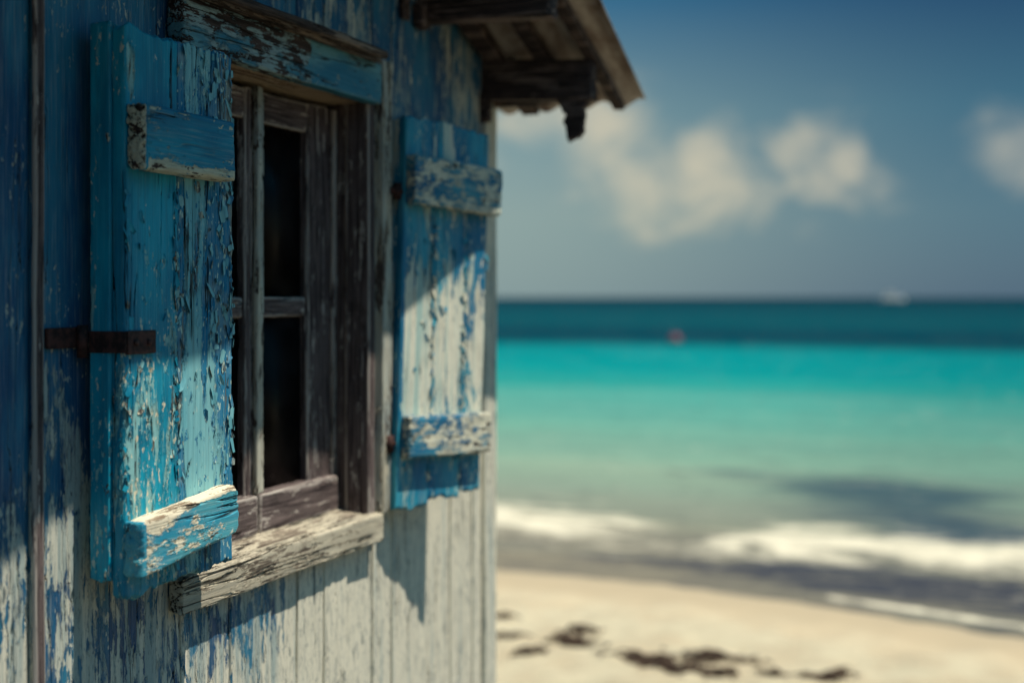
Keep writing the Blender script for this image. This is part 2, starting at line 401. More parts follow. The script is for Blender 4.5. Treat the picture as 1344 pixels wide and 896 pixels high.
# purlins that carry the overhang
def purlin(s, w, hb, ht, te, droop=.05, **k):
    mb = MB()
    def fn(V):
        V = V.copy(); V[:, 2] -= np.clip(V[:, 0], 0, 1) * droop
        return V
    board(mb, W([-.6, s, hb]), W([te, s + w, ht]), 0, .005, .01, .006, wear=1.3, jag=.012, warp=.004, fn=fn, **k)
    return mb.build('purlin', M['roof_wood'], hut)
purlin(.19, .06, .714, .85, .375, .05)
purlin(.612, .045, .574, .690, .345, .06)
purlin(-.22, .06, .88, 1.0, .36, .02)
purlin(-.66, .07, 1.02, 1.13, .38, .0)
purlin(-1.10, .06, .86, .97, .4, .02)
purlin(-1.86, .05, .55, .66, .4, .02)
mb = MB()                                                          # eave board above the purlin
board(mb, W([-.5, .672, .560]), W([.335, .69, .665]), 0, .006, .012, .004, jag=.006, warp=.004); mb.build('eave_board', M['roof_wood'], hut)
for t0, t1 in ((.02, .075), (.17, .215), (.315, .35)):
    def fn(V):
        V = V.copy(); V[:, 2] += TAN * (.95 - V[:, 1]); return V
    piece('rafter', M['roof_wood'], hut, [t0, .255, .540], [t1, .90, .566], 1, .006, .012, .004, warp=.003, fn=fn)   # strips under the sheet, down the slope
# broken bracket hanging from the purlin end
mb = MB()
prof = [(.222, .585), (.236, .562), (.252, .548), (.262, .528), (.266, .505), (.270, .470), (.272, .440), (.284, .446), (.292, .452), (.299, .462), (.303, .480), (.308, .505), (.305, .530), (.318, .548), (.326, .570), (.322, .585)]
prof = np.array(prof); L = prof[:8]; Rr = prof[::-1][:8]
ks = np.linspace(0, 7, 40); us = np.linspace(0, 1, 16)
li = np.stack([np.interp(ks, range(8), L[:, k]) for k in (0, 1)], 1); ri = np.stack([np.interp(ks, range(8), Rr[:, k]) for k in (0, 1)], 1)
Vl, F = lattice(us, np.array([.618, .624, .632, .64, .646]), ks)
u = Vl[:, 0]; k = Vl[:, 2]
px = (np.interp(k, ks, li[:, 0]) - .008) * (1 - u) + (np.interp(k, ks, ri[:, 0]) + .006) * u; pz = np.interp(k, ks, li[:, 1]) * (1 - u) + np.interp(k, ks, ri[:, 1]) * u
V = np.stack([px, Vl[:, 1], pz + EYE], 1); nz = fbm(V * 70, 3) - .5; V[:, 0] += nz * .020; V[:, 2] += nz * .016
mb.add(V, F, 3.); mb.build('bracket', M['roof_wood'], hut)
piece('corbel', M['roof_wood'], hut, [.0, .16, .69], [.035, .215, .76], 2, .004, .006, .012, wear=1.5)   # corbels under the purlins
piece('corbel', M['roof_wood'], hut, [-.02, .60, .50], [.030, .64, .600], 2, .004, .006, .012, wear=1.8, jag=.01)
piece('cleat', M['roof_wood'], hut, [.004, .086, .70], [.018, .13, .84], 2, .004, .006, .009)

# --- window
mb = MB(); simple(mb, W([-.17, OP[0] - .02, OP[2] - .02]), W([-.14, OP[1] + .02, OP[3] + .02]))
win = mb.build('window', M['dark'], hut); win['label'] = 'four pane window set deep in bare dark timber'   # black slab painted as the unlit room behind; everything else hangs on it
piece('jamb', M['frame'], win, [-.135, -.075, -.53], [-.055, -.055, .478], 2, .003, .006, .003, warp=.001)
piece('jamb', M['frame'], win, [-.135, -.755, -.53], [.012, -.735, .478], 2, .004, .008, .003, warp=.001)
piece('jamb_lip', M['frame'], win, [-.052, -.084, -.53], [.012, -.052, .476], 2, .003, .006, .004, warp=.001)
mb = MB(); board(mb, W([-.135, -.735, .466]), W([.012, -.056, .486]), 1, .003, .006, .003, warp=.001, bias=.1)
mb.build('head_lining', M['head'], win)
piece('casing', M['casing'], win, [.004, -.050, -.52], [.033, -.002, .572], 2, .0025, .005, .004, wear=2., warp=.002)
piece('casing', M['casing'], win, [.004, -.82, -.50], [.033, -.74, .455], 2, .003, .006, .004, wear=2., warp=.002)
mb = MB()
lb = lambda V: -.05 + .21 * (V[:, 1] > -.40 + .03 * (fbm(V * 30, 3) - .5) * 2) + .06 * (V[:, 1] < -.4) * (V[:, 2] < EYE + .505)
board(mb, W([.004, -.845, .462]), W([.038, -.066, .556]), 1, .002, .004, .004, wear=2.2, jag=.004, warp=.0015, bias=lb)
mb.build('lintel', M['lintel'], win)
mb = MB()                                                          # drip cap: sloping board
def fn(V):
    V = V.copy(); V[:, 2] -= (V[:, 0]) * .28; return V
board(mb, W([.002, -.86, .578]), W([.088, -.118, .598]), 1, .003, .006, .005, wear=2.4, jag=.01, warp=.003, fn=fn)
mb.build('drip_cap', M['cap'], win)
piece('crown_moulding', M['cap'], win, [.005, -.852, .556], [.056, -.10, .580], 1, .003, .006, .004, wear=2.2, warp=.002)
mb = MB()                                                          # sill: inner board and nosing
def fn(V):
    V = V.copy(); V[:, 2] -= V[:, 0] * .10; return V
board(mb, W([-.135, -.738, -.56]), W([.0, -.066, -.5195]), 1, .003, .006, .004, wear=1.6, warp=.002, fn=fn, bias=-.03)
mb.build('inner_sill', M['sill'], win); mb = MB()
board(mb, W([.0025, -.838, -.581]), W([.032, -.047, -.517]), 1, .0017, .0034, .003, wear=1.8, jag=.003, warp=.002, fn=fn, bias=lambda V: .03 + .07 * np.clip((V[:, 1] + .6) / .3, 0, 1))  # creamier towards the right, sunlight on the nosing put into its paint
mb.build('sill', M['sill'], win)
# casements
TS = -.09
def sash(s0, s1, sides):
    st = .003
    for a, b in sides: piece('sash_stile', M['frame'], win, [TS - .035, a, -.495], [TS, b, .455], 2, st, .006, .004, wear=2., warp=.001)
    i0, i1 = sides[0][1], sides[1][0]
    for (h0, h1, dt) in ((.385, .452, 0), (-.045, .0, -.004), (-.512, -.428, .024)):
        piece('sash_rail', M['frame_h'], win, [TS - .034, (sides[0][0] + .003 if dt > 0 else i0 - .004), h0], [TS - .003 + dt, (sides[1][1] - .004 if dt > 0 else i1 + .004), h1], 1, st, .006, .004, wear=2., warp=.001)
    for (h0, h1) in ((-.045 + .04, .39), (-.43, -.04)):
        p = MB(); simple(p, W([TS - .024, i0 - .004, h0]), W([TS - .020, i1 + .004, h1])); p.build('pane', M['pane'], win)
sash(-.40, -.066, [(-.428, -.388), (-.195, -.078)])
sash(-.735, -.43, [(-.733, -.66), (-.452, -.430)])
mb = MB(); board(mb, W([TS + .001, -.426, -.427]), W([TS + .014, -.402, .457]), 2, .0025, .005, .004, wear=1.6, warp=.0015, bias=.0)
mb.build('meeting_strip', M['casing'], win)
mb = MB(); board(mb, W([TS + .001, -.094, -.43]), W([TS + .012, -.079, .45]), 2, .003, .006, .003, wear=1.6, bias=.06); mb.build('stop_bead', M['frame'], win)

# --- shutters
def shutter(planks, z0, z1, back, battens, tilt, m_front, m_batten, name_label):
    """local frame: x out from the wall, y along it from the hinge edge, z up from eye level."""
    mb = MB()
    for (a, b, zz0, zz1, dt, mi, bias) in planks:
        board(mb, [-.026 + dt, a, zz0], [dt, b, zz1], 2, .0017, .0034, .0028, wear=2.4, jag=.012, warp=.0012, bias=bias, mat=mi)
    for (a, b, zz0, zz1, t0, t1) in back:
        board(mb, [t0, a, zz0], [t1, b, zz1], 2, .003, .006, .003, wear=2., jag=.01, warp=.0012, bias=.03, mat=0)
    o = mb.build('shutter', m_front, hut); o['label'] = name_label
    for (a, b, zz0, zz1, th, sl, mt) in battens:
        bm_ = MB()
        def fn(V, sl=sl, a=a):
            V = V.copy(); V[:, 2] += (V[:, 1] - a) * sl; return V
        board(bm_, [.0015, a, zz0], [th, b, zz1], 1, .0017, .0034, .0045, wear=2.6, jag=.005, warp=.0012, fn=fn, bias=mt[1])
        bm_.build('batten', mt[0], o)
    return o
# near shutter, thrown back flat against the hut, standing off it on its hinges
LB = lambda V: -.22 * np.exp(-((V[:, 1] - .012) / .022) ** 2) * np.exp(-((V[:, 2] - .38) / .07) ** 2) + .07 + .14 * np.clip((V[:, 2] + .05) / .15, 0, 1) - .10 * np.exp(-((V[:, 2] + .2) / .16) ** 2) * (V[:, 1] < .14) 
LT = lambda V: .03 - .20 * np.clip((V[:, 1] - .235) / .05, 0, 1) * 1.0 + .02 - .12 * np.exp(-((V[:, 1] - .150) / .012) ** 2)
ls = shutter([(0, .1385, -.500, .452, 0, 0, LB), (.1400, .306, -.497, .451, -.001, 1, LT)], -.5, .45,
             [(-.004, .070, -.470, .458, -.066, -.0275)],
             [(-.002, .262, .208, .316, .038, .004, (M['batten_up'], (lambda V: .04 - .3 * np.exp(-((V[:, 2] - .214) / .012) ** 2) * (V[:, 1] > .01) - .5 * (V[:, 1] < .003) * (V[:, 0] > .003)))),
              (-.004, .270, -.455, -.368, .038, .10, (M['batten_low'], (lambda V: .045 - .3 * np.clip((V[:, 2] + .378) / .012, 0, 1) * (V[:, 1] > .002) + .2 * (V[:, 1] < .002))))],
             0, [M['shutter_azure'], M['shutter_teal']], None, 'near shutter of azure and pale teal planks')
ls['label'] = 'near shutter of one azure and one pale teal plank'
ls.location = (.100, -1.084, EYE)
# far shutter, swung open with its free edge standing out
RB = lambda V: -.01 + .12 * np.clip((V[:, 2] - .0) / .12, 0, 1) + .25 * (V[:, 1] < .012) + .12 * (V[:, 2] < -.39) + .06 * (V[:, 0] < -.001) 
rs = shutter([(0, .112, -.515, .455, 0, 0, RB), (.1135, .222, -.497, .452, .001, 0, RB), (.2235, .300, -.488, .448, -.001, 0, RB)], -.5, .45,
             [(-.001, .05, -.50, .45, -.05, -.0275)],
             [(-.002, .318, .232, .352, .036, -.01, (M['batten_right'], .0)), (.010, .306, -.385, -.285, .034, .01, (M['batten_right'], -.035))],
             0, [M['shutter_right']], None, 'far')
rs['label'] = 'far shutter of blue planks worn to cream primer, free edge standing out from the wall'
rs.location = (.056, .000, EYE - .004)
rs.rotation_euler = (R(-2.2), 0, 0)
rs.rotation_euler = (R(-2.4), R(0), -R(19.5))
# hinges
mb = MB()
board(mb, [.0015, -.001, -.094], [.008, .072, -.055], 1, .002, .004, .0015, wear=1.5)
board(mb, [-.068, -.0075, -.092], [.007, -.0055, -.056], 0, .002, .004, .0008)
board(mb, [-.094, -.082, -.084], [-.086, -.005, -.050], 1, .003, .005, .0015)
tube(mb, [[-.078, -.010, -.100], [-.078, -.010, -.046]], .009, 14)
for y in (.018, .052): tube(mb, [[.007, y, -.075], [.0115, y, -.075]], .005, 10)
mb.build('strap_hinge', M['rust'], ls)
for zz in (.262, -.352):
    mb = MB(); tube(mb, [[-.010, -.016, zz - .020], [-.010, -.016, zz + .020]], .011, 14)
    tube(mb, [[-.028, -.040, zz + .002], [-.010, -.016, zz]], .010, 10); tube(mb, [[-.010, -.016, zz], [-.008, .02, zz]], .006, 10)
    mb.build('hinge_pin', M['rust'], rs)

# curled flakes of paint still hanging on the boards
def flakes(parent, mat, n, y0, y1, z0, z1, xf, seed, yb=None, size=1., name='paint_flakes'):
    rg = np.random.default_rng(seed); mb = MB()
    for i in range(n):
        y = rg.uniform(y0, y1) if not yb or rg.random() < .2 else yb[rg.integers(len(yb))] + rg.normal() * .004
        z = rg.uniform(z0, z1); a = rg.normal() * .35
        hw = rg.uniform(.002, .0055) * size; hh = rg.uniform(.003, .017) * size; lift = rg.uniform(.001, .0042) * size; side = rg.choice([-1, 1]); tip = rg.uniform(-.5, .5)
        P = []
        for ii in range(5):
            for jj in range(4):
                u, v = ii / 4 * 2 - 1, jj / 3 * 2 - 1
                wv = hh * (1 - .25 * u * u) * (1 + .3 * rg.normal() * .4)
                k = (u * side + 1) / 2
                P.append([xf + .0006 + lift * k ** 2 * (1 + tip * v), y + u * hw * math.cos(a) - v * wv * math.sin(a), z + v * wv * math.cos(a) + u * hw * math.sin(a)])
        F = [[ii * 4 + jj, (ii + 1) * 4 + jj, (ii + 1) * 4 + jj + 1, ii * 4 + jj + 1] for ii in range(4) for jj in range(3)]
        mb.add(P, F, rg.random() * 30, .3 if rg.random() < .6 else -.35, 0)
    o = mb.build(name, mat, parent); o['kind'] = 'stuff'; return o
flakes(ls, M['shutter_azure'], 110, .004, .136, -.47, .2, .0, 1, [.004, .132, .135])
flakes(ls, M['shutter_teal'], 190, .142, .303, -.36, .44, .0, 2, [.144, .240, .252, .270, .283, .296, .301])
flakes(rs, M['shutter_right'], 150, .004, .32, -.45, .2, .001, 3, [.11, .22])

# ================================================================== BEACH AND SEA
def shoreY(x): return 6.45 - np.where(x > -1.5, .55 * (np.sqrt(1 + ((x + 1.5) / 1.6) ** 2) - 1), 0) + .12 * np.sin(x * 1.1 + 1) * 0
def grid(X, Y): 
    GX, GY = np.meshgrid(X, Y, indexing='ij'); n, m = GX.shape
    I = np.arange(n * m).reshape(n, m)
    F = np.stack([I[:-1, :-1], I[1:, :-1], I[1:, 1:], I[:-1, 1:]], -1).reshape(-1, 4)
    return GX.ravel(), GY.ravel(), F
def geo(a, b, n0): return np.sign(b) * np.geomspace(a, abs(b), n0)
Xs = np.concatenate([-np.geomspace(7, 6000, 60)[::-1], np.linspace(-6.9, 4.9, 240), np.geomspace(5, 6000, 60)])
Ys = np.concatenate([-np.geomspace(4, 3000, 30)[::-1], np.linspace(-3.9, 8, 240), np.geomspace(8.1, 6000, 60)])
x, y, F = grid(Xs, Ys)
q = y - shoreY(x)
p = np.stack([x, y, x * 0], 1)
z = np.where(q < 0, -q * .045, -q * .03); z = np.clip(z, -1.5, .32)
lump = (fbm(p * 3.1, 4) - .5) * .10 * np.clip(-q / 1.2, 0, 1) + (fbm(p * 11, 2) - .5) * .04 * np.clip((-q - .6) / 1., 0, 1)
mb = MB(); mb.add(np.stack([x, y, z + lump], 1), F, 0, q)
def sand_mat():
    m, N, b, o = material('beach_sand'); tc = N.node('ShaderNodeTexCoord').outputs['Object']
    q = N.attr('bias'); n = N.noise(tc, 3, 6, .6); n2 = N.noise(tc, 40, 6, .7); n3 = N.noise(tc, 420, 3, .6)
    dry = N.mix(N.step(n, .38, .64), srgb(244, 230, 196), srgb(232, 214, 180)); dry = N.mix(N.mul(N.step(n2, .55, .7), .35), dry, srgb(190, 170, 140))
    dry = N.mix(N.mul(N.step(n3, .52, .7), .3), dry, srgb(170, 150, 124))
    sp = N.node('ShaderNodeSeparateXYZ'); N._in(sp.inputs[0], tc)      # unseen dark ground added round the hut to cut bounce on its walls
    dry = N.mix(N.step(N.add(sp.outputs[1], N.mul(N.sub(n, .5), 1.2)), 3.3, 2.6), dry, N.mix(N.step(n2, .42, .6), srgb(82, 76, 62), srgb(112, 104, 86)))
    w = N.step(N.add(q, N.mul(N.sub(n, .5), .5)), -1.5, -.6)
    c = N.mix(w, dry, srgb(188, 170, 140)); c = N.mix(N.step(N.add(q, N.mul(N.sub(n, .5), .4)), -.45, -.1), c, srgb(176, 160, 134))
    N._in(b.inputs['Base Color'], c); N._in(b.inputs['Roughness'], N.step(w, 0, 1, .95, .6)); b.inputs['Specular IOR Level'].default_value = .15
    bp = N.node('ShaderNodeBump'); bp.inputs['Distance'].default_value = .03; N._in(bp.inputs['Height'], N.mul(N.add(n2, N.mul(n3, .2)), N.sub(1., w))); N.l.new(bp.outputs[0], b.inputs['Normal'])
    return m
tag(mb.build('sand', sand_mat()), 'pale sand beach', None, None, 'structure')

Xs = np.concatenate([-np.geomspace(12, 7000, 70)[::-1], np.linspace(-11.9, 4.9, 420), np.geomspace(5, 7000, 60)])
Ys = np.concatenate([np.linspace(4.5, 11, 330), np.geomspace(11.05, 60, 160), np.geomspace(61, 7000, 60)])
x, y, F = grid(Xs, Ys)
q = y - shoreY(x)
p = np.stack([x, y, x * 0], 1)
# the breaking wave, and small swell behind it
wy = 7.85 + .10 * np.sin(x * 1.3) + .18 * np.clip(-x - 1, 0, 6) * .5
e = (y - wy); amp = .08 * (1 - .55 * np.exp(-((x + 1.35) / .45) ** 2))
z = amp * np.exp(-(np.where(e < 0, e / .22, e / .55)) ** 2)
z += .035 * np.exp(-((y - 6.9 - .2 * np.sin(x * .9)) / .18) ** 2) * np.clip(q, 0, 1)
z += (fbm(p * np.array([1.1, 3.2, 1]), 4) - .5) * .07 * np.clip((q - .4) / 2, 0, 1) * np.clip(60 / np.maximum(y, 1), 0, 1)
z += (fbm(p * np.array([7, 11, 1.]), 3) - .5) * .035 * np.exp(-(e / .6) ** 2)
z = z + .012 - .03 * np.clip(-q, 0, 1) * 1.
mb = MB(); mb.add(np.stack([x, y, z], 1), F, e, q)
mb.A[-1] = e
def sea_mat():
    m, N, b, o = material('shallow_tropical_sea'); tc = N.node('ShaderNodeTexCoord').outputs['Object']
    sp = N.node('ShaderNodeSeparateXYZ'); N._in(sp.inputs[0], tc); X, Y = sp.outputs[0], sp.outputs[1]
    q = N.attr('bias'); e = N.attr('rnd')
    wn = N.noise(N.scale(tc, (.05, .35, 1)), 1., 5, .6); wn2 = N.noise(N.scale(tc, (.35, 1.1, 1)), 1., 6, .62)
    Yd = N.mul(N.add(Y, N.mul(X, .05)), N.add(1., N.mul(N.sub(wn, .5), .30)))
    f = N.math('DIVIDE', N.math('LOGARITHM', N.math('DIVIDE', N.math('MAXIMUM', Yd, 5.), 5.), math.e), math.log(400))
    K = .74
    def A(r, g, b_): c = srgb(r, g, b_); return (c[0] * K, c[1] * K * .97, c[2] * K * 1.05, 1)
    P = lambda Z: math.log(max(.978 * Z - 2.79, 5) / 5) / math.log(400)
    c = N.ramp(f, [(0, A(150, 140, 116)), (P(10.6), A(150, 146, 124)), (P(13), A(160, 172, 146)), (P(15), A(152, 182, 154)), (P(19.), A(126, 184, 158)), (P(25), A(98, 180, 160)),
                   (P(30), A(50, 170, 155)), (P(35.5), A(0, 160, 154)), (P(50), A(0, 150, 148)), (P(58), A(0, 76, 86)), (P(72), A(0, 60, 76)), (P(95), A(0, 84, 92)), (P(180), A(0, 76, 86)), (P(600), A(0, 54, 68)), (1, A(0, 44, 60))])
    pt = N.step(N.noise(N.scale(tc, (.10, .55, 1)), 1., 7, .68, .3), .36, .66)
    c = N.mix(N.mul(N.sub(1., pt), .26), c, N.mix(.6, c, srgb(0, 70, 92)))
    c = N.mix(N.mul(N.step(N.noise(N.scale(tc, (.22, 1.3, 1)), 1., 5, .6), .54, .68), .10), c, A(190, 214, 190))
    c = N.mix(N.mul(N.step(N.math('DIVIDE', X, Y), -.22, .06), .34), c, N.mix(.7, c, (0, .03, .05)))  # darker towards the right, picture-edge falloff painted into the water
    # weed lying under the shallow water, and draining backwash with its dark wet reflection painted in
    def blob(cx, cy, rx, ry):
        a = N.math('DIVIDE', N.sub(X, cx), rx); b_ = N.math('DIVIDE', N.sub(Y, cy), ry)
        return N.math('EXPONENT', N.mul(N.add(N.mul(a, a), N.mul(b_, b_)), -1.))
    w = N.add(N.add(blob(.3, 10.9, 1.7, 1.9), blob(1.5, 9.0, 1.1, .7)), N.add(N.mul(blob(-1.3, 12.2, 1.5, .7), .45), N.mul(blob(-5.1, 13.6, .6, .8), .25)))
    wm = N.step(N.add(w, N.mul(N.sub(wn2, .5), 1.9)), .40, 1.0)
    c = N.mix(N.mul(wm, .8), c, srgb(40, 66, 84))
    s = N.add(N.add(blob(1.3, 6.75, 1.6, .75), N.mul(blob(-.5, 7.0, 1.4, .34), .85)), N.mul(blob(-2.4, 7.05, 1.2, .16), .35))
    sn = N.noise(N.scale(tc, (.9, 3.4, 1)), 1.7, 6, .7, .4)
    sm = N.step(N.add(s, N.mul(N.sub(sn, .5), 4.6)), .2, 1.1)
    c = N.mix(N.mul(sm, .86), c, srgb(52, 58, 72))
    # foam
    fn = N.noise(N.scale(tc, (1., 1.6, 1)), 3.2, 8, .7, .4); fn2 = N.noise(tc, 26, 5, .7)
    gap = N.sub(1., N.mul(blob(-1.35, 8.0, .55, 1.3), .8))
    band = N.mul(N.math('MULTIPLY', N.step(e, -.7, -.05), N.step(e, 1.9, .2)), gap)
    fn3 = N.noise(N.scale(tc, (.8, 2.2, 1)), 1.6, 5, .62, .6)
    fm = N.step(N.add(N.mul(band, .9), N.add(N.mul(N.sub(fn3, .5), 2.4), N.add(N.mul(N.sub(fn, .5), 1.1), N.mul(N.sub(fn2, .5), .4)))), .22, 1.15)
    edge = N.math('MULTIPLY', N.step(N.math('ABSOLUTE', N.sub(q, .10)), .13, .02), N.step(X, -.6, .5))
    fe = N.step(N.add(edge, N.mul(N.sub(fn, .5), 2.4)), .55, 1.1)
    wash = N.mul(N.math('MULTIPLY', N.step(q, .3, .9), N.step(q, 1.6, 1.1)), N.step(fn, .56, .66))
    F_ = N.math('MAXIMUM', N.math('MAXIMUM', fm, fe), N.mul(wash, .4))
    c = N.mix(N.mul(F_, .84), c, srgb(240, 230, 204))
    N._in(b.inputs['Base Color'], c)
    N._in(b.inputs['Roughness'], N.step(F_, 0, 1, .22, .9)); b.inputs['IOR'].default_value = 1.33
    b.inputs['Specular IOR Level'].default_value = .0
    bp = N.node('ShaderNodeBump'); bp.inputs['Distance'].default_value = .06; bp.inputs['Strength'].default_value = .5
    N._in(bp.inputs['Height'], N.noise(N.scale(tc, (1.5, 4, 1)), 2.5, 6, .6)); N.l.new(bp.outputs[0], b.inputs['Normal'])
    return m
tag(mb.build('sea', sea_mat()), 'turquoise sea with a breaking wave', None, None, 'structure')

# seaweed clumps on the sand
weed_m = plain('dry_seaweed', srgb(58, 46, 40), .8, .2, srgb(92, 74, 60), 60)
def sandz(x, y):
    a = np.array([x]); b = np.array([y]); q = b - shoreY(a); p = np.stack([a, b, a * 0], 1)
    z = np.clip(np.where(q < 0, -q * .045, -q * .03), -1.5, .32)
    return float((z + (fbm(p * 3.1, 4) - .5) * .10 * np.clip(-q / 1.2, 0, 1) + (fbm(p * 11, 2) - .5) * .04 * np.clip((-q - .6) / 1., 0, 1))[0])
weeds = [(-1.13, 4.62, .13, 60, 'dark forked seaweed clump between the hut corner and the widest clump'),
         (-.52, 4.32, .17, 90, 'widest low straggling seaweed clump in the middle of the sand'),
         (-.20, 4.55, .12, 80, 'dense dark seaweed clump at the right of the middle group'),
         (-1.78, 4.98, .12, 40, 'thin seaweed wisp on the sand closest beside the hut corner'),
         (.45, 4.42, .11, 60, 'seaweed clump farthest right, at the bottom of the picture'),
         (-1.50, 4.50, .05, 22, 'small faint seaweed scrap in front of the thin wisp by the hut corner'),
         (-1.15, 4.86, .05, 20, 'faint seaweed scrap behind the forked clump'),
         (-.12, 4.20, .05, 24, 'small seaweed scrap in front of the dense dark clump'),
         (.16, 4.30, .05, 18, 'lone seaweed scrap between the dense dark clump and the one farthest right'),
         (-1.20, 4.12, .05, 18, 'lone seaweed scrap nearest the bottom left of the sand'),
         (-.36, 4.22, .07, 50, 'tight seaweed knot just in front of the widest clump')]
for (cx, cy, rad, nn, lab) in weeds:
    cx, cy = 1.473 + (cx - 1.473) * .955, -2.79 + (cy + 2.79) * .955
    mb = MB(); rg = np.random.default_rng(int(abs(cx) * 1000)); z0 = sandz(cx, cy)
    ang0 = rg.random() * .8 - .4
    for i in range(nn + 5):
        r = rad * abs(rg.normal()) * .55; a = rg.random() * 6.28
        px = r * math.cos(a) * 1.5; py = r * math.sin(a) * .8
        px, py = px * math.cos(ang0) - py * math.sin(ang0), px * math.sin(ang0) + py * math.cos(ang0)
        hd = rg.random() * 6.28; L = .05 + .07 * rg.random(); path = []
        if i >= nn:
            hd = ang0 + (i - nn) * .9; L = rad * 2.2; px, py = -math.cos(hd) * L / 2, -math.sin(hd) * L / 2
        ph = rg.random() * 6; hgt = .004 + .03 * rg.random() * math.exp(-(r / rad) ** 2 * 2)
        for k in range(7):
            u = k / 6
            gx, gy = px + math.cos(hd) * L * u, py + math.sin(hd) * L * u
            path.append([gx, gy, sandz(cx + gx, cy + gy) - z0 + .003 + hgt * math.sin(math.pi * u) + .004 * math.sin(ph + u * 9)])
            hd += (rg.random() - .5) * (1.2 if i < nn else .2)
        tube(mb, path, [.002, .004, .006, .007, .006, .004, .002], 5, cap=False)
    o = mb.build('seaweed_clump', weed_m); o.location = (cx, cy, z0)
    tag(o, lab, 'seaweed', 'seaweed clumps washed up on the sand')

# mooring buoy
def lathe(mb, prof, seg=24, mat=0, c=(0, 0)):
    prof = np.array(prof, float); n = len(prof); V = []
    for r, z in prof:
        for k in range(seg):
            a = 2 * math.pi * k / seg; V.append([c[0] + r * math.cos(a), c[1] + r * math.sin(a), z])
    F = [[i * seg + k, i * seg + (k + 1) % seg, (i + 1) * seg + (k + 1) % seg, (i + 1) * seg + k] for i in range(n - 1) for k in range(seg)]
    mb.add(np.array(V), np.array(F), 0, 0, mat)
buoy = bpy.data.objects.new('buoy', None); col.objects.link(buoy); buoy.location = (-13.6, 54.6, 0.0)
tag(buoy, 'small round dull red buoy floating on the dark band of water', 'buoy')
red = plain('faded_red_plastic', srgb(140, 78, 88), .5, .4, srgb(112, 62, 76), 6)
mb = MB(); lathe(mb, [(.001, -.20)] + [(.30 * math.sin(a), .10 - .30 * math.cos(a)) for a in np.linspace(.1, math.pi - .25, 16)] + [(.07, .40), (.07, .47), (.001, .48)]); mb.build('float', red, buoy)
mb = MB(); tube(mb, [[.07 * math.cos(a), 0, .52 + .07 * math.sin(a)] for a in np.linspace(-1.2, 4.34, 16)], .014, 8); mb.build('ring', plain('steel', srgb(120, 120, 120), .4, .5, None, 20, .8), buoy)
# boat on the horizon
boat = bpy.data.objects.new('motor_boat', None); col.objects.link(boat); boat.location = (-62, 660, 0); boat.rotation_euler = (0, 0, R(25))
tag(boat, 'white motor boat far out on the horizon', 'boat')
wht = plain('white_gelcoat', srgb(226, 226, 220), .35, .5, srgb(205, 206, 202), 2)
drk = plain('tinted_boat_glass', srgb(40, 52, 60), .2, .5, None, 2)
mb = MB(); ks = np.linspace(0, 1, 24); us = np.linspace(-1, 1, 9); Vl, F = lattice(ks, us, np.linspace(0, 1, 5))
k, u, hgt = Vl.T; bw = 1.9 * (1 - np.clip((k - .5) / .5, 0, 1) ** 2.2) * (.55 + .45 * hgt ** .6)
mb.add(np.stack([(k - .5) * 12 + hgt * np.clip(k - .8, 0, 1) * 4, u * bw, -.4 + hgt * (1.7 + .8 * k ** 2)], 1), F); mb.build('hull', wht, boat)
mb = MB(); board(mb, [-3.2, -1.3, 1.2], [2.2, 1.3, 3.4], 0, .4, .4, .25, 0, 0, 0, fn=lambda V: V + np.stack([-(V[:, 2] - 1.2) * .35 * (V[:, 0] > 0), V[:, 0] * 0, V[:, 0] * 0], 1)); mb.build('cabin', wht, boat)
mb = MB(); board(mb, [-2.9, -1.33, 2.3], [1.0, 1.33, 3.0], 0, .4, .4, .05, 0, 0, 0); mb.build('window', drk, boat)
mb = MB(); board(mb, [-2.8, -1.1, 4.4], [1.0, 1.1, 4.55], 0, .4, .4, .05, 0, 0, 0)
for sx in (-2.4, .6):
    for sy in (-.9, .9): tube(mb, [[sx, sy, 3.3], [sx, sy, 4.45]], .05, 8)
mb.build('flybridge_canopy', wht, boat)
mb = MB(); tube(mb, [[-.5, 0, 4.5], [-.7, 0, 6.6]], [.06, .03], 8); mb.build('mast', wht, boat)

# ================================================================== CAMERA
THETA = math.atan(678 / 1680)
cam = bpy.data.cameras.new('camera'); co = bpy.data.objects.new('camera', cam); col.objects.link(co)
co.location = (1.47324, -2.79151, EYE); co.rotation_euler = (R(90), 0, THETA)
cam.lens = 45; cam.sensor_width = 36; cam.shift_y = -(448 - 390) / 1344; cam.clip_start = .05; cam.clip_end = 20000
cam.dof.use_dof = True; cam.dof.aperture_fstop = 1.5; cam.dof.aperture_blades = 0
fw = (-math.sin(THETA), math.cos(THETA)); cam.dof.focus_distance = (.105 - 1.47324) * fw[0] + (-.83 + 2.79151) * fw[1]
scene.camera = co

# ================================================================== LIGHT
SUN = np.array([1, .10, 2.45]); SUN /= np.linalg.norm(SUN)
ld = bpy.data.lights.new('sun', 'SUN'); lo = bpy.data.objects.new('sun', ld); col.objects.link(lo)
from mathutils import Vector
lo.rotation_euler = Vector(-SUN).to_track_quat('-Z', 'Y').to_euler(); ld.energy = 5.0; ld.angle = R(.53); ld.color = (1, .91, .76)
el = math.asin(SUN[2]); azs = math.atan2(SUN[0], SUN[1])
w = bpy.data.worlds.new('World'); scene.world = w; w.use_nodes = True
for n in list(w.node_tree.nodes): w.node_tree.nodes.remove(n)
N = NT(w.node_tree)
sky = N.node('ShaderNodeTexSky', sky_type='NISHITA', sun_disc=False, sun_elevation=el, sun_rotation=azs, air_density=1.0, dust_density=.4, ozone_density=3.)
tc = N.node('ShaderNodeTexCoord').outputs['Generated']
sp = N.node('ShaderNodeSeparateXYZ'); N._in(sp.inputs[0], tc)
az = N.math('ARCTAN2', sp.outputs[0], sp.outputs[1]); ele = N.math('ARCSINE', sp.outputs[2])
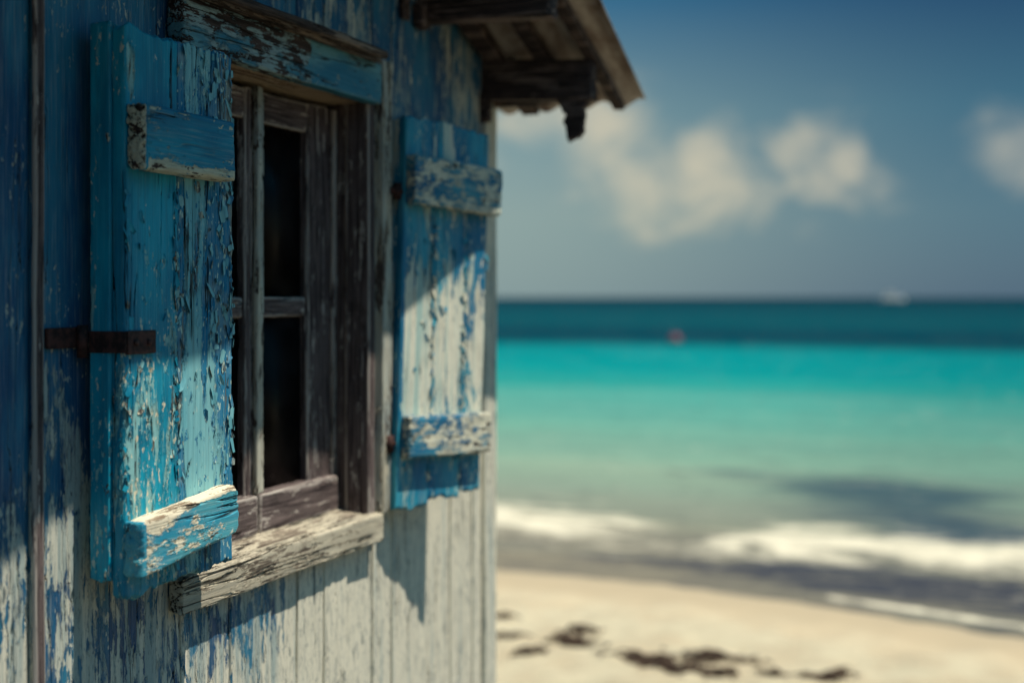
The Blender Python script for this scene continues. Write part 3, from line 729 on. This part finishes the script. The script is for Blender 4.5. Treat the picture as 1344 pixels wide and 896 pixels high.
deg = math.pi / 180
e01 = N.math('DIVIDE', ele, 90 * deg, clamp=True)
lef = N.ramp(e01, [(0, srgb(130, 154, 156)), (.04, srgb(140, 162, 158)), (.09, srgb(122, 152, 156)), (.145, srgb(48, 108, 140)), (.3, srgb(40, 110, 150)), (1, srgb(60, 140, 176))])
rig = N.ramp(e01, [(0, srgb(66, 98, 122)), (.04, srgb(72, 110, 128)), (.09, srgb(50, 100, 122)), (.145, srgb(10, 62, 98)), (.3, srgb(56, 136, 172)), (1, srgb(70, 150, 186))])
skc = N.mix(N.step(az, -26 * deg, 2 * deg), lef, rig)
def px(x, y): a = -THETA + math.atan((x - 672) / 1680); return a, math.atan((390 - y) / math.hypot(1680, x - 672))
B = None
for (x_, y_, rx, ry, k_) in [(735, 160, 70, 40, .8), (795, 180, 60, 55, 1.15), (850, 225, 80, 60, .95), (930, 205, 38, 42, 1.1), (950, 255, 70, 45, .95), (990, 285, 50, 28, .6), (820, 275, 60, 30, .5), (690, 165, 90, 50, .7), (655, 150, 50, 30, .6), (1000, 295, 60, 25, .55), (880, 300, 80, 25, .35),
                        (1050, 190, 42, 36, 1.0), (1105, 205, 34, 46, 1.05), (1085, 235, 50, 32, .8), (1125, 250, 40, 26, .6), (1035, 150, 26, 14, .4), (1120, 150, 24, 12, .35), (1330, 190, 42, 42, 1.0), (1340, 225, 40, 30, .8), (1170, 275, 28, 14, .4), (1250, 225, 40, 14, .25)]:
    a0, e0 = px(x_, y_)
    u = N.math('DIVIDE', N.sub(az, a0), rx * 1.22 / 1680); v = N.math('DIVIDE', N.sub(ele, e0), ry * 1.15 / 1680)
    g = N.mul(N.math('EXPONENT', N.mul(N.add(N.mul(u, u), N.mul(v, v)), -1.)), k_)
    B = g if B is None else N.math('MAXIMUM', B, g)
# more of the same cloud belt elsewhere round the horizon
cn = N.noise(N.scale(tc, (1, 1, 1.3)), 17, 8, .62, .5); cn2 = N.noise(N.scale(tc, (1, 1, 3)), 4.5, 3, .5)
belt = N.mul(N.mul(N.step(ele, 2 * deg, 7 * deg), N.step(ele, 24 * deg, 10 * deg)), N.step(cn2, .52, .66))
away = N.step(N.math('ABSOLUTE', N.add(az, 11 * deg)), 14 * deg, 22 * deg)
B = N.math('MAXIMUM', B, N.mul(belt, away))
cm = N.math('MULTIPLY', N.step(N.add(N.mul(B, .85), N.mul(N.sub(cn, .5), 2.5)), .02, 1.3), N.step(B, .02, .35))
ccol = N.mix(N.step(az, -14 * deg, 2 * deg), srgb(218, 206, 176), srgb(182, 180, 166))
skc = N.mix(N.mul(cm, .74), skc, ccol)
b1 = N.node('ShaderNodeBackground'); N._in(b1.inputs[0], skc); b1.inputs[1].default_value = .92
b2 = N.node('ShaderNodeBackground'); N._in(b2.inputs[0], sky.outputs[0]); b2.inputs[1].default_value = .008
ad = N.node('ShaderNodeAddShader'); N.l.new(b1.outputs[0], ad.inputs[0]); N.l.new(b2.outputs[0], ad.inputs[1])
wo = N.node('ShaderNodeOutputWorld'); N.l.new(ad.outputs[0], wo.inputs[0])

scene.view_settings.view_transform = 'Standard'; scene.view_settings.look = 'None'; scene.view_settings.exposure = 0; scene.view_settings.gamma = 1
scene.render.engine = 'CYCLES'
scene.cycles.use_denoising = True
scene.cycles.max_bounces = 6
